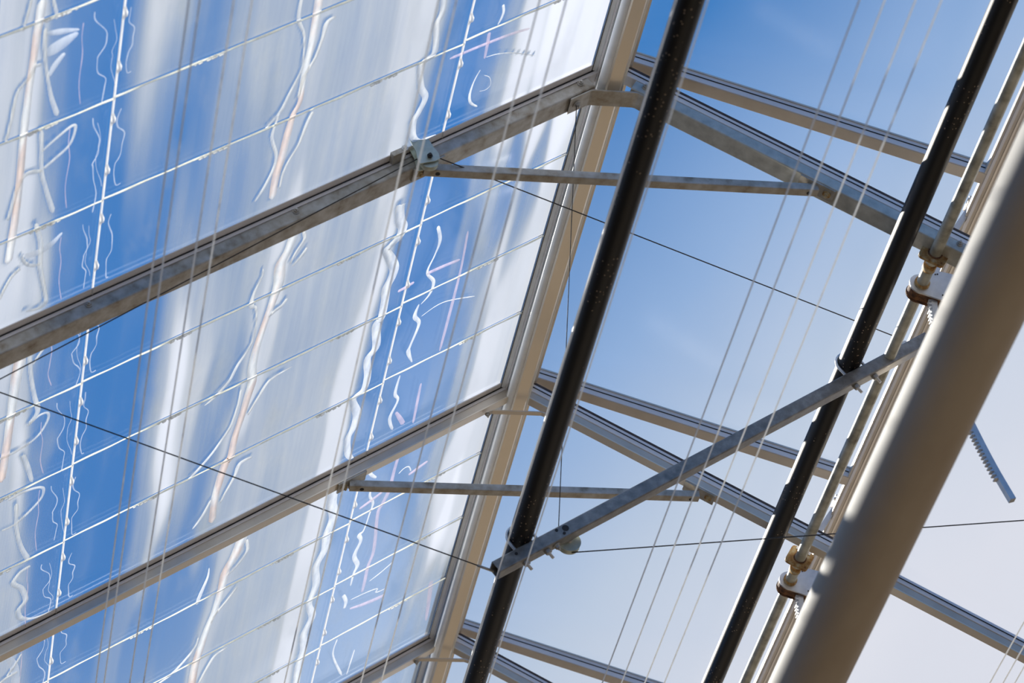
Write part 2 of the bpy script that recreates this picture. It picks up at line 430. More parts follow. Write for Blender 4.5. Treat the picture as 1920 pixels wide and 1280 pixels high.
# ------------------------------------------------------------------ traced reflection and refraction streaks (slope distance from the ridge, distance along the house, half width) and strength of the painted reflections
REFLECTION_STREAKS = [
    ('ribbon', [(0.8861,-0.6165,0.00903),(0.8847,-0.5376,0.00811),(0.8847,-0.4738,0.00716),(0.8893,-0.3978,0.0062),(0.8871,-0.3259,0.00521),(0.8987,-0.2921,0.00628),(0.9041,-0.2424,0.00842),(0.9081,-0.1819,0.00848),(0.9149,-0.122,0.00854),(0.914,-0.052,0.00754)]),
    ('white', [(0.9305,-0.6313,0.00399),(0.9289,-0.5727,0.00503),(0.909,-0.5246,0.00304),(0.901,-0.4729,0.00204),(0.898,-0.4214,0.00309),(0.9183,-0.3628,0.00414),(0.9335,-0.319,0.0052),(0.9669,-0.2857,0.00208)]),
    ('white', [(0.9362,-0.3112,0.00208),(0.9445,-0.2541,0.00419),(0.925,-0.1908,0.00423),(0.9256,-0.15,0.00425),(0.9412,-0.104,0.00427),(0.9598,-0.069,0.00214)]),
    ('white', [(0.8356,-0.5375,0.00204),(0.8555,-0.5281,0.00713),(0.8608,-0.4828,0.0041),(0.87,-0.4373,0.00412),(0.8893,-0.3978,0.00516),(0.8945,-0.3402,0.00312)]),
    ('white', [(0.8487,-0.2789,0.00421),(0.8585,-0.2499,0.00528),(0.8707,-0.1938,0.00319),(0.8905,-0.152,0.0032),(0.8989,-0.1198,0.00321),(0.9005,-0.0771,0.00161)]),
    ('edge', [(0.5566,-0.459,0.00633),(0.5516,-0.415,0.00636),(0.5587,-0.3838,0.00639),(0.5501,-0.3281,0.00644),(0.5498,-0.2926,0.00646),(0.5777,-0.2752,0.00646),(0.564,-0.2059,0.00653),(0.5448,-0.1646,0.00657),(0.5538,-0.1259,0.0066),(0.5638,-0.0987,0.00772),(0.5546,-0.0516,0.00666),(0.5342,-0.0262,0.00446),(0.514,-0.0239,0.00335),(0.4881,-0.022,0.00168)]),
    ('ribbon', [(0.8371,0.0869,0.01103),(0.8381,0.1066,0.01106),(0.8455,0.1485,0.01),(0.8589,0.1873,0.01227),(0.8541,0.2476,0.01236),(0.8625,0.3135,0.00906),(0.8752,0.3904,0.00799),(0.8839,0.4583,0.0092),(0.8854,0.5188,0.01042),(0.8777,0.5746,0.01049),(0.8827,0.6209,0.00938),(0.8901,0.6935,0.00827),(0.8993,0.7661,0.00833),(0.9006,0.8332,0.00959),(0.9132,0.8488,0.0108),(0.9226,0.9238,0.00968),(0.9262,0.9772,0.00852),(0.922,1.0706,0.00861)]),
    ('white', [(0.8126,0.1041,0.00443),(0.805,0.1356,0.00445),(0.8221,0.167,0.00335),(0.8324,0.1992,0.00224)]),
    ('white', [(0.7933,0.1663,0.00335),(0.8004,0.183,0.0056),(0.812,0.1971,0.00336),(0.8252,0.2103,0.00224)]),
    ('white', [(0.9063,0.1702,0.00133),(0.9041,0.1957,0.00222),(0.9191,0.2444,0.00447),(0.9204,0.2841,0.00674),(0.9056,0.3019,0.00338),(0.8969,0.3645,0.0017),(0.902,0.4287,0.00286),(0.9288,0.4783,0.00459),(0.9452,0.5239,0.00461),(0.9786,0.559,0.00462),(1.0046,0.5742,0.00173)]),
    ('white', [(0.9052,0.5817,0.00291),(0.9068,0.6438,0.00352),(0.9168,0.7091,0.00472),(0.94,0.7527,0.00415),(0.9604,0.7845,0.00416),(0.9932,0.8221,0.00476),(1.0156,0.8388,0.00178)]),
    ('white', [(0.8214,0.3184,0.00341),(0.8326,0.3367,0.00569),(0.8497,0.3444,0.00569),(0.8661,0.3561,0.00227)]),
    ('white', [(0.7681,0.5871,0.00141),(0.827,0.5994,0.0047),(0.8496,0.6424,0.00471),(0.8608,0.6661,0.00354),(0.8726,0.6953,0.00237)]),
    ('white', [(0.8363,0.8749,0.00363),(0.8697,0.8786,0.00725),(0.8788,0.9214,0.00485),(0.8975,0.9703,0.00365),(0.908,1.0047,0.00244)]),
    ('white', [(0.9375,0.9692,0.00364),(0.9549,1.0195,0.00488),(0.9787,1.0552,0.00244)]),
    ('edge', [(0.5436,0.168,0.01027),(0.5448,0.1847,0.01029),(0.535,0.2285,0.01035),(0.5228,0.2547,0.01039),(0.5262,0.2829,0.01042),(0.5472,0.3031,0.00811),(0.5569,0.3136,0.00812),(0.5378,0.3533,0.0105),(0.5198,0.3946,0.01056),(0.5212,0.4268,0.0106),(0.5301,0.4584,0.01063),(0.5262,0.4961,0.00949),(0.5243,0.563,0.00957),(0.5354,0.5848,0.00958),(0.5197,0.6714,0.00969),(0.538,0.7048,0.0085),(0.5261,0.7715,0.00857),(0.5274,0.8246,0.00862),(0.5542,0.8476,0.00739),(0.5312,0.9176,0.00995),(0.533,0.97,0.00875),(0.5426,1.0053,0.00753),(0.5316,1.0696,0.00759),(0.5083,1.1131,0.00382)]),
    ('ribbon', [(0.819,1.2011,0.01382),(0.8198,1.2181,0.01385),(0.8322,1.2751,0.01265),(0.8515,1.3277,0.01144),(0.8539,1.3937,0.01024),(0.8625,1.486,0.00904),(0.8755,1.546,0.00909),(0.8871,1.6317,0.01047),(0.8941,1.7057,0.01055),(0.8939,1.7894,0.01064),(0.8966,1.8618,0.01072)]),
    ('white', [(0.8034,1.2256,0.00505),(0.7943,1.2809,0.00508),(0.8167,1.3224,0.00382),(0.8414,1.3466,0.00255)]),
    ('white', [(0.8033,1.4231,0.00322),(0.8333,1.4692,0.00517),(0.8603,1.504,0.00388),(0.8676,1.5334,0.00259)]),
    ('white', [(0.7995,1.6946,0.00265),(0.8351,1.7048,0.00529),(0.8564,1.7535,0.00531),(0.8713,1.803,0.004)]),
    ('white', [(0.9048,1.2699,0.00151),(0.9044,1.3103,0.00379),(0.9181,1.3743,0.00636),(0.9232,1.4092,0.0051)]),
    ('white', [(0.899,1.5723,0.0026),(0.9038,1.6112,0.00391),(0.9322,1.6506,0.00523),(0.9649,1.682,0.00524),(1.0056,1.6971,0.00392)]),
    ('edge', [(0.5546,1.1674,0.01148),(0.55,1.2141,0.01154),(0.5459,1.2675,0.01161),(0.5308,1.3295,0.0117),(0.5404,1.3993,0.01047),(0.5349,1.4629,0.01054),(0.552,1.529,0.00928),(0.5379,1.6174,0.00937),(0.5465,1.6996,0.00809),(0.525,1.7723,0.00952),(0.5411,1.8411,0.00958),(0.5291,1.9183,0.00966),(0.5338,1.9985,0.00973),(0.5281,2.0808,0.00982),(0.5284,2.1699,0.0099)]),
    ('pink', [(0.5015,-0.2583,0.00435),(0.4176,-0.2568,0.00438),(0.3362,-0.2523,0.00441),(0.2873,-0.2448,0.00332)]),
    ('white', [(0.3848,-0.3601,0.00325),(0.3782,-0.3372,0.00326),(0.3798,-0.3195,0.00327),(0.3857,-0.3022,0.00164)]),
    ('pink', [(0.4034,-0.2874,0.00437),(0.4,-0.2468,0.00439),(0.3985,-0.2083,0.00331)]),
    ('white', [(0.403,-0.1771,0.00133),(0.4135,-0.1471,0.002),(0.4165,-0.1083,0.00334),(0.4074,-0.0793,0.00336),(0.3852,-0.0567,0.00225)]),
    ('white', [(0.3879,-0.1537,0.00089),(0.3703,-0.1386,0.00089),(0.3618,-0.1134,0.00089),(0.3723,-0.1024,0.0009),(0.3904,-0.1066,0.00067)]),
    ('white', [(0.3965,-0.2121,0.00088),(0.3639,-0.2058,0.00133),(0.3165,-0.186,0.00134),(0.2491,-0.1454,0.0009)]),
    ('white', [(0.4165,0.309,0.00468),(0.3986,0.3677,0.00472),(0.4038,0.4158,0.00237),(0.4143,0.4688,0.00358),(0.3865,0.5169,0.00481),(0.3887,0.5589,0.00362),(0.4096,0.5845,0.00121)]),
    ('pink', [(0.4144,0.4763,0.00597),(0.367,0.4778,0.00599),(0.3171,0.4824,0.00481)]),
    ('pink', [(0.4926,0.4917,0.00476),(0.4705,0.4899,0.00596),(0.4474,0.4848,0.00477)]),
    ('white', [(0.4148,0.5814,0.00242),(0.419,0.6229,0.00607),(0.399,0.6621,0.00488),(0.4098,0.7336,0.00369),(0.4112,0.7584,0.00616),(0.3905,0.8093,0.00186)]),
    ('white', [(0.398,0.6356,0.00097),(0.3577,0.6214,0.00146),(0.318,0.6259,0.00171),(0.2373,0.6584,0.00222)]),
    ('white', [(0.4209,0.8383,0.00249),(0.4222,0.9066,0.00501),(0.4075,0.9428,0.00377),(0.42,1.0032,0.00506),(0.401,1.062,0.00383)]),
    ('pink', [(0.4027,0.9937,0.0038),(0.3826,1.0319,0.00636),(0.367,1.0634,0.00639)]),
    ('pink', [(0.3151,0.3839,0.00357),(0.3064,0.5186,0.00363),(0.3052,0.6722,0.00492),(0.3063,0.8198,0.00375)]),
    ('pink', [(0.3421,0.9191,0.00315),(0.3387,0.9937,0.00445),(0.3346,1.0806,0.00385)]),
    ('pink', [(0.4486,1.3545,0.00524),(0.416,1.3438,0.00656),(0.3825,1.3293,0.00525)]),
    ('pink', [(0.3046,1.312,0.00527),(0.2765,1.3024,0.00659),(0.2484,1.2928,0.00528)]),
    ('pink', [(0.3548,1.1961,0.00519),(0.3575,1.26,0.00522),(0.3578,1.3376,0.00658),(0.3697,1.3902,0.00661),(0.3773,1.4303,0.00531),(0.3589,1.5971,0.00541),(0.3651,1.6662,0.00544),(0.3631,1.7353,0.00548),(0.3631,1.7842,0.00413)]),
    ('white', [(0.4523,1.1773,0.00386),(0.4368,1.2185,0.00517),(0.4151,1.2488,0.0039)]),
    ('white', [(0.4233,1.2852,0.00261),(0.422,1.3194,0.00392),(0.4048,1.3608,0.00395),(0.4073,1.402,0.00264),(0.4137,1.4683,0.00266),(0.4262,1.4824,0.00665),(0.4153,1.5158,0.00534),(0.4252,1.574,0.00671),(0.4056,1.6289,0.00676),(0.4116,1.6626,0.00407),(0.4123,1.7175,0.00273)]),
    ('pink', [(0.3954,1.8359,0.00414),(0.355,1.8497,0.00693),(0.3098,1.8596,0.00835),(0.2795,1.8629,0.00697)]),
    ('white', [(0.4315,1.7442,0.00546),(0.416,1.7854,0.00549),(0.4156,1.8177,0.00413)]),
    ('white', [(0.3992,1.7934,0.00137),(0.3466,1.7992,0.00166),(0.3101,1.8098,0.00208),(0.3105,1.8268,0.00208),(0.2798,1.8329,0.00139)]),
    ('white', [(0.3473,1.7473,0.00137),(0.3121,1.7325,0.00206),(0.2764,1.7107,0.00206)]),
    ('white', [(0.3399,1.2832,0.00157),(0.3258,1.2708,0.00157),(0.3101,1.2749,0.00197),(0.2985,1.3006,0.00197)]),
    ('white', [(0.4132,1.9651,0.0021),(0.4145,2.0409,0.00281),(0.3632,2.1794,0.00429)]),
    ('pink', [(0.1104,1.9214,0.00709),(0.0979,2.0198,0.00716),(0.0864,2.1322,0.00435)]),
    ('white', [(0.3361,2.078,0.0017),(0.3395,2.1406,0.00257),(0.3425,2.1963,0.00172)]),
    ('curl', [(1.5386,-0.9088,0.00272),(1.5438,-0.8755,0.00273),(1.5518,-0.834,0.00229)]),
    ('curl', [(1.4957,-0.889,0.00365),(1.4852,-0.8481,0.00367),(1.4853,-0.8352,0.00276)]),
    ('ribbon', [(1.5167,-0.8987,0.00818),(1.5232,-0.8074,0.00736),(1.5265,-0.7428,0.0065),(1.5296,-0.6905,0.00655),(1.5324,-0.6152,0.00757),(1.5338,-0.5502,0.00668),(1.534,-0.4646,0.00676),(1.5361,-0.3705,0.00685),(1.5404,-0.2903,0.00791),(1.5453,-0.2164,0.00699)]),
    ('curl', [(1.5061,-0.8241,0.00368),(1.505,-0.7776,0.00463),(1.4994,-0.7296,0.00373),(1.4905,-0.6806,0.00376),(1.4805,-0.6346,0.00474),(1.4644,-0.5819,0.00574)]),
    ('curl', [(1.5084,-0.7327,0.00466),(1.5214,-0.7323,0.00465),(1.5329,-0.7084,0.00373),(1.5512,-0.6877,0.00374),(1.5573,-0.6622,0.00375),(1.562,-0.6137,0.00377),(1.57,-0.562,0.00285)]),
    ('leaf', [(1.5049,-0.8079,0.00369),(1.4739,-0.7984,0.00741),(1.4335,-0.7845,0.00279)]),
    ('leaf', [(1.5,-0.7526,0.00744),(1.4874,-0.7599,0.01488),(1.4629,-0.768,0.01397),(1.4362,-0.7779,0.00559)]),
    ('leaf', [(1.4904,-0.6942,0.00375),(1.4789,-0.7183,0.00749),(1.4608,-0.7403,0.00468)]),
    ('curl', [(1.4912,-0.4994,0.0029),(1.4642,-0.5182,0.00338),(1.4304,-0.5363,0.00386),(1.4215,-0.5246,0.00339),(1.4311,-0.4866,0.0034),(1.4603,-0.4644,0.00389),(1.4843,-0.4496,0.00389)]),
    ('curl', [(1.4952,-0.5584,0.00478),(1.4878,-0.45,0.00486),(1.4743,-0.3885,0.00491),(1.4524,-0.3092,0.00597)]),
    ('curl', [(1.4862,-0.4433,0.00487),(1.5197,-0.4526,0.00581),(1.5373,-0.4271,0.00485),(1.5474,-0.3693,0.00489),(1.5527,-0.3424,0.00392)]),
    ('leaf', [(1.5164,-0.2199,0.004),(1.4806,-0.2102,0.00905),(1.4505,-0.2178,0.00806),(1.4272,-0.2387,0.00302)]),
    ('curl', [(1.4902,-0.3,0.00496),(1.475,-0.2318,0.00602),(1.4718,-0.1676,0.00607),(1.4566,-0.0857,0.00512),(1.4502,-0.0464,0.00515),(1.4651,-0.0358,0.00412),(1.4958,-0.0445,0.00308)]),
    ('curl', [(1.5163,-0.2183,0.003),(1.5053,-0.1933,0.00402),(1.4865,-0.1762,0.00404),(1.4722,-0.1742,0.00404)]),
    ('curl', [(1.5152,-0.1834,0.00402),(1.5332,-0.1704,0.00402),(1.5458,-0.1464,0.00403),(1.5581,-0.114,0.00303)]),
    ('ribbon', [(1.496,0.0841,0.01253),(1.5058,0.1833,0.01057),(1.5097,0.3031,0.00858),(1.5151,0.4257,0.00871),(1.5187,0.4972,0.00769)]),
    ('curl', [(1.4773,0.0907,0.00628),(1.4695,0.1721,0.00529),(1.4556,0.2504,0.00535),(1.4442,0.3072,0.00647),(1.4626,0.3343,0.00432)]),
    ('curl', [(1.468,0.1388,0.00316),(1.4491,0.1082,0.00315),(1.4343,0.0922,0.0021)]),
    ('curl', [(1.4673,0.3402,0.00324),(1.4407,0.322,0.00324),(1.4201,0.3266,0.00325),(1.4171,0.35,0.00326),(1.4338,0.3859,0.00327),(1.4606,0.4043,0.00327),(1.4982,0.4117,0.00381),(1.5311,0.4112,0.00326)]),
    ('curl', [(1.4712,0.4373,0.00657),(1.4547,0.4948,0.00662),(1.4406,0.5515,0.00445)]),
    ('curl', [(1.4986,0.5771,0.00444),(1.4626,0.574,0.00445),(1.4282,0.581,0.00391),(1.4101,0.5975,0.00393),(1.4132,0.6278,0.00338),(1.4415,0.658,0.00394),(1.4755,0.6802,0.00338),(1.5083,0.68,0.00337)]),
    ('curl', [(1.4764,0.6024,0.00558),(1.4708,0.6934,0.00565),(1.4552,0.7739,0.00571),(1.4322,0.8411,0.00692)]),
    ('curl', [(1.4248,0.8709,0.00463),(1.45,0.8786,0.00578),(1.4657,0.9078,0.00695),(1.4417,0.9467,0.007),(1.4285,1.0027,0.00705),(1.4448,1.0281,0.00706),(1.4369,1.0661,0.0071),(1.4019,1.0934,0.00357),(1.3481,1.1029,0.00179)]),
    ('curl', [(1.4314,1.2893,0.00485),(1.4426,1.2914,0.00485),(1.4622,1.2933,0.00485),(1.4813,1.3046,0.00485)]),
    ('leaf', [(1.4651,1.1954,0.00719),(1.4396,1.2715,0.0109),(1.4293,1.3703,0.01102)]),
    ('curl', [(1.4597,1.2887,0.00363),(1.4403,1.2597,0.00363),(1.4243,1.2215,0.00241)]),
]
SQUIGGLES = [
    ('thin', [(1.3215,-0.7982,0.00141),(1.3259,-0.7737,0.00141),(1.3225,-0.7507,0.00142),(1.3066,-0.7271,0.00143),(1.3083,-0.6981,0.00143),(1.3069,-0.6729,0.00144),(1.3135,-0.6582,0.00144),(1.3193,-0.6472,0.00144),(1.3189,-0.6193,0.00145),(1.3121,-0.5853,0.00145),(1.3016,-0.5843,0.00146)]),
    ('thin', [(1.394,-0.812,0.0013),(1.3909,-0.7895,0.00131),(1.371,-0.7536,0.00132),(1.3669,-0.7328,0.00132),(1.3685,-0.7134,0.00133),(1.3791,-0.6941,0.00133),(1.3805,-0.6839,0.00133),(1.3754,-0.6512,0.00134),(1.362,-0.6281,0.00134),(1.3587,-0.6042,0.00135),(1.3628,-0.5614,0.00136)]),
    ('pink', [(1.4305,-0.8015,0.00121),(1.4306,-0.7632,0.00122),(1.4234,-0.7156,0.00122),(1.4244,-0.6589,0.00123),(1.4238,-0.6242,0.00124),(1.4155,-0.5767,0.00125)]),
    ('thin', [(1.3654,-0.7895,0.00066),(1.3592,-0.7587,0.00066),(1.3554,-0.7301,0.00066),(1.3611,-0.7058,0.00066),(1.362,-0.6913,0.00067),(1.3591,-0.6598,0.00067),(1.3479,-0.6239,0.00067),(1.3439,-0.6052,0.00067)]),
]
REFLECTION_MAP = [
    (1.584, -0.846, 0.75), (1.552, -0.83, 0.7), (1.513, -0.812, 0.8), (1.473, -0.793, 0.25), (1.428, -0.771, 0.1), (1.37, -0.744, 0.05),
    (1.329, -0.724, 0), (1.302, -0.711, 0.3), (1.281, -0.702, 0.8), (1.239, -0.681, 0.75), (1.196, -0.661, 0.6), (1.165, -0.646, 0.25),
    (1.127, -0.628, 0.2), (1.095, -0.613, 0.3), (1.07, -0.601, 0.55), (0.998, -0.567, 0.6), (0.932, -0.535, 0.6), (0.864, -0.503, 0.7),
    (0.809, -0.477, 0.6), (0.724, -0.437, 0.65), (0.637, -0.396, 0.75), (0.578, -0.367, 0.8), (0.548, -0.353, 0.75), (0.518, -0.339, 0.15),
    (0.457, -0.31, 0.05), (0.379, -0.273, 0.1), (0.339, -0.254, 0.4), (0.291, -0.231, 0.85), (0.185, -0.18, 0.95), (0.083, -0.132, 0.97),
    (1.575, -0.682, 0.75), (1.518, -0.654, 0.8), (1.478, -0.633, 0.3), (1.414, -0.601, 0.05), (1.355, -0.571, 0), (1.312, -0.55, 0.05),
    (1.288, -0.538, 0.5), (1.263, -0.525, 0.75), (1.232, -0.51, 0.4), (1.194, -0.491, 0.15), (1.143, -0.465, 0.1), (1.104, -0.446, 0.2),
    (1.078, -0.432, 0.5), (0.998, -0.392, 0.6), (0.917, -0.351, 0.6), (0.804, -0.295, 0.6), (0.688, -0.237, 0.65), (0.583, -0.184, 0.75),
    (0.552, -0.168, 0.4), (0.522, -0.153, 0.05), (0.443, -0.114, 0), (0.371, -0.077, 0.15), (0.33, -0.057, 0.6), (0.281, -0.032, 0.9),
    (0.18, 0.019, 0.9), (0.094, 0.062, 0.95), (1.565, -0.51, 0.7), (1.507, -0.479, 0.8), (1.46, -0.454, 0.2), (1.399, -0.422, 0),
    (1.301, -0.37, 0), (1.26, -0.348, 0.5), (1.231, -0.333, 0.2), (1.173, -0.302, 0.05), (1.12, -0.274, 0.15), (1.087, -0.256, 0.35),
    (1.053, -0.238, 0.5), (1.012, -0.217, 0.4), (0.971, -0.195, 0.5), (0.886, -0.15, 0.65), (0.77, -0.088, 0.65), (0.65, -0.024, 0.7),
    (0.588, 0.008, 0.8), (1.544, -0.353, 0.75), (1.472, -0.313, 0.7), (1.436, -0.293, 0.1), (1.349, -0.244, 0), (1.26, -0.195, 0),
    (1.194, -0.158, 0.1), (1.147, -0.132, 0.35), (1.1, -0.106, 0.2), (1.059, -0.083, 0.3), (1.003, -0.052, 0.25), (0.961, -0.029, 0.5),
    (0.77, 0.077, 0.65), (0.709, 0.111, 0.6), (0.632, 0.154, 0.6), (0.584, 0.18, 0.75), (0.544, 0.202, 0.85), (0.512, 0.22, 0.05),
    (0.455, 0.252, 0), (0.371, 0.299, 0.05), (0.303, 0.337, 0.35), (0.268, 0.356, 0.6), (0.215, 0.385, 0.2), (0.144, 0.425, 0.35),
    (0.071, 0.465, 0.8), (1.535, -0.195, 0.8), (1.461, -0.152, 0.8), (1.411, -0.123, 0.1), (1.309, -0.064, 0), (1.216, -0.01, 0.05),
    (1.107, 0.054, 0.6), (1.065, 0.078, 0.65), (1.008, 0.111, 0.6), (0.921, 0.162, 0.6), (0.862, 0.196, 0.8), (0.801, 0.231, 0.65),
    (0.708, 0.285, 0.6), (0.597, 0.35, 0.65), (0.548, 0.378, 0.9), (0.507, 0.402, 0.1), (0.414, 0.456, 0), (0.292, 0.527, 0.05),
    (0.239, 0.558, 0.5), (0.185, 0.589, 0.8), (0.13, 0.621, 0.8), (0.055, 0.665, 0.85), (1.356, 0.106, 0), (1.29, 0.147, 0),
    (1.166, 0.223, 0.05), (1.138, 0.24, 0.5), (1.11, 0.258, 0.85), (1.038, 0.302, 0.65), (0.949, 0.356, 0.55), (0.904, 0.384, 0.7),
    (0.858, 0.412, 0.75), (0.796, 0.45, 0.6), (0.668, 0.528, 0.6), (0.569, 0.589, 0.85), (0.527, 0.615, 0.3), (0.501, 0.63, 0),
    (0.362, 0.716, 0), (0.254, 0.782, 0.1), (0.198, 0.816, 0.6), (0.142, 0.851, 0.85), (0.066, 0.898, 0.8), (1.514, 0.144, 0.75),
    (1.476, 0.168, 0.7), (1.45, 0.184, 0.2), (1.344, 0.252, 0), (1.207, 0.339, 0), (1.157, 0.37, 0.1), (1.129, 0.389, 0.6),
    (1.092, 0.412, 0.9), (1.034, 0.449, 0.75), (0.959, 0.497, 0.5), (0.928, 0.516, 0.2), (0.882, 0.546, 0.8), (0.803, 0.596, 0.6),
    (0.673, 0.678, 0.65), (0.572, 0.742, 0.85), (0.521, 0.775, 0.05), (0.362, 0.876, 0), (0.252, 0.946, 0.1), (0.195, 0.982, 0.5),
    (0.138, 1.018, 0.85), (0.06, 1.068, 0.8), (1.511, 0.41, 0.7), (1.471, 0.437, 0.85), (1.438, 0.46, 0.15), (1.349, 0.521, 0),
    (1.177, 0.637, 0), (1.141, 0.662, 0.5), (1.103, 0.687, 0.9), (1.043, 0.729, 0.7), (0.996, 0.76, 0.4), (0.949, 0.792, 0.3),
    (0.918, 0.813, 0.8), (0.837, 0.868, 0.65), (0.687, 0.97, 0.65), (0.566, 1.053, 0.85), (0.512, 1.089, 0.1), (1.5, 0.605, 0.6),
    (1.466, 0.629, 0.8), (1.431, 0.654, 0.1), (1.304, 0.744, 0), (1.156, 0.849, 0.05), (1.126, 0.871, 0.6), (1.064, 0.914, 0.95),
    (1.017, 0.948, 0.6), (0.978, 0.976, 0.15), (0.938, 1.005, 0.5), (0.889, 1.039, 0.6), (0.822, 1.087, 0.65), (0.65, 1.209, 0.65),
    (0.579, 1.259, 0.85), (0.525, 1.298, 0.2), (0.488, 1.324, 0.05), (0.356, 1.418, 0.05), (0.259, 1.487, 0.1), (0.219, 1.515, 0.5),
    (0.159, 1.558, 0.85), (0.077, 1.616, 0.8), (0.015, 1.661, 0.9), (1.477, 0.758, 0.65), (1.436, 0.788, 0.3), (1.393, 0.819, 0.05),
    (1.217, 0.948, 0), (1.123, 1.018, 0.3), (1.094, 1.039, 0.7), (1.047, 1.073, 0.25), (1.007, 1.103, 0.05), (0.834, 1.23, 0.7),
    (0.765, 1.28, 0.6), (0.659, 1.358, 0.65), (0.569, 1.424, 0.9), (0.532, 1.451, 0.2), (0.476, 1.492, 0.05), (0.322, 1.605, 0.1),
    (0.232, 1.671, 0.1), (0.181, 1.709, 0.6), (0.119, 1.754, 1), (0.056, 1.8, 0.9), (1.481, 0.916, 0.6), (1.439, 0.949, 0.7),
    (1.41, 0.971, 0.1), (1.292, 1.06, 0.05), (1.059, 1.238, 0), (0.994, 1.287, 0.05), (0.91, 1.351, 0.1), (0.859, 1.39, 0.7),
    (0.79, 1.443, 0.6), (0.665, 1.538, 0.6), (0.572, 1.608, 0.8), (0.535, 1.636, 0.5), (0.497, 1.665, 0.05), (0.321, 1.799, 0.1),
    (0.177, 1.908, 0.2), (0.156, 1.924, 0.7), (0.114, 1.956, 0.4), (0.05, 2.005, 0.1), (1.395, 1.197, 0.1), (1.258, 1.305, 0),
    (1.082, 1.445, 0.05), (0.948, 1.552, 0.05), (0.879, 1.607, 0.7), (0.808, 1.663, 0.6), (0.662, 1.78, 0.65), (0.568, 1.855, 0.85),
    (0.529, 1.886, 0.3), (0.49, 1.917, 0.05), (0.309, 2.061, 0.1), (0.14, 2.195, 0.1), (0.075, 2.247, 0.3), (1.459, 1.3, 0.6),
    (1.414, 1.337, 0.5), (1.369, 1.375, 0.1), (1.276, 1.451, 0), (1.081, 1.611, 0.1), (0.945, 1.723, 0.1), (0.883, 1.774, 0.75),
    (0.82, 1.825, 0.6), (0.672, 1.947, 0.65), (0.556, 2.042, 0.85), (0.517, 2.074, 0.3), (0.477, 2.107, 0.1), (0.334, 2.225, 0.1),
]

# ------------------------------------------------------------------ the floor far below
m = MB()
m.prism([(-14, -16), (14, -16), (14, 22), (-14, 22)], (0, 0, 0), X, Y, -H - 0.1, -H, Z)
o = m.build('floor', 'sand'); o['kind'] = 'structure'; o['label'] = 'dry sandy greenhouse floor far below the roof'

for nm, x0, x1, lab in (('blocker_wall_left', -3.25, -3.15, 'unseen brown side wall on the left, added to block low sky light'), ('blocker_wall_right', 3.15, 3.25, 'unseen brown side wall on the right, added to block low sky light')):
    o = MB().prism([(x0, -12), (x1, -12), (x1, 18), (x0, 18)], (0, 0, 0), X, Y, -H, -1.05, Z).build(nm, 'wall')  # out of view; added to keep horizon glow off the pipes
    o['kind'] = 'structure'; o['label'] = lab

# ------------------------------------------------------------------ left slope: acrylic panes, weld beads, strips
S_COLS = [0.036, 0.467, 1.339, 1.60]
PITCH = BAY / 4
K0, K1 = -4, 10                                   # pane rows along the house
HZ = np.array(REFLECTION_MAP)
def reflection_at(s, y):
    ds = (s[:, None] - HZ[None, :, 0]); dy = (y[:, None] - HZ[None, :, 1])
    w = np.exp(-0.5 * ((ds / 0.013) ** 2 + (dy / 0.11) ** 2)) + 1e-4 * np.exp(-0.5 * ((ds / 0.05) ** 2 + (dy / 0.5) ** 2)) + 1e-12
    return (w * HZ[None, :, 2]).sum(1) / w.sum(1)

CUT = [(np.array(p)) for k, p in REFLECTION_STREAKS if k in ('ribbon', 'white', 'edge', 'curl')]
def thin_at_streaks(s, y, hz):
    """thins the painted reflections over the streaks so these stay bright"""
    keep = np.ones_like(s)
    for P in CUT:
        if P[:, 0].min() > s.max() + 0.03 or P[:, 0].max() < s.min() - 0.03 or P[:, 1].min() > y.max() + 0.03 or P[:, 1].max() < y.min() - 0.03:
            continue
        for a, b in zip(P[:-1], P[1:]):
            d = b[:2] - a[:2]; L2 = (d ** 2).sum() + 1e-12
            u = np.clip(((s - a[0]) * d[0] + (y - a[1]) * d[1]) / L2, 0, 1)
            dist = np.hypot(s - a[0] - u * d[0], y - a[1] - u * d[1]); w = np.maximum(a[2] + (b[2] - a[2]) * u, 0.002) * 0.85
            keep = np.minimum(keep, 1 - 0.7 * np.exp(-(dist / w) ** 2))
    return hz * keep

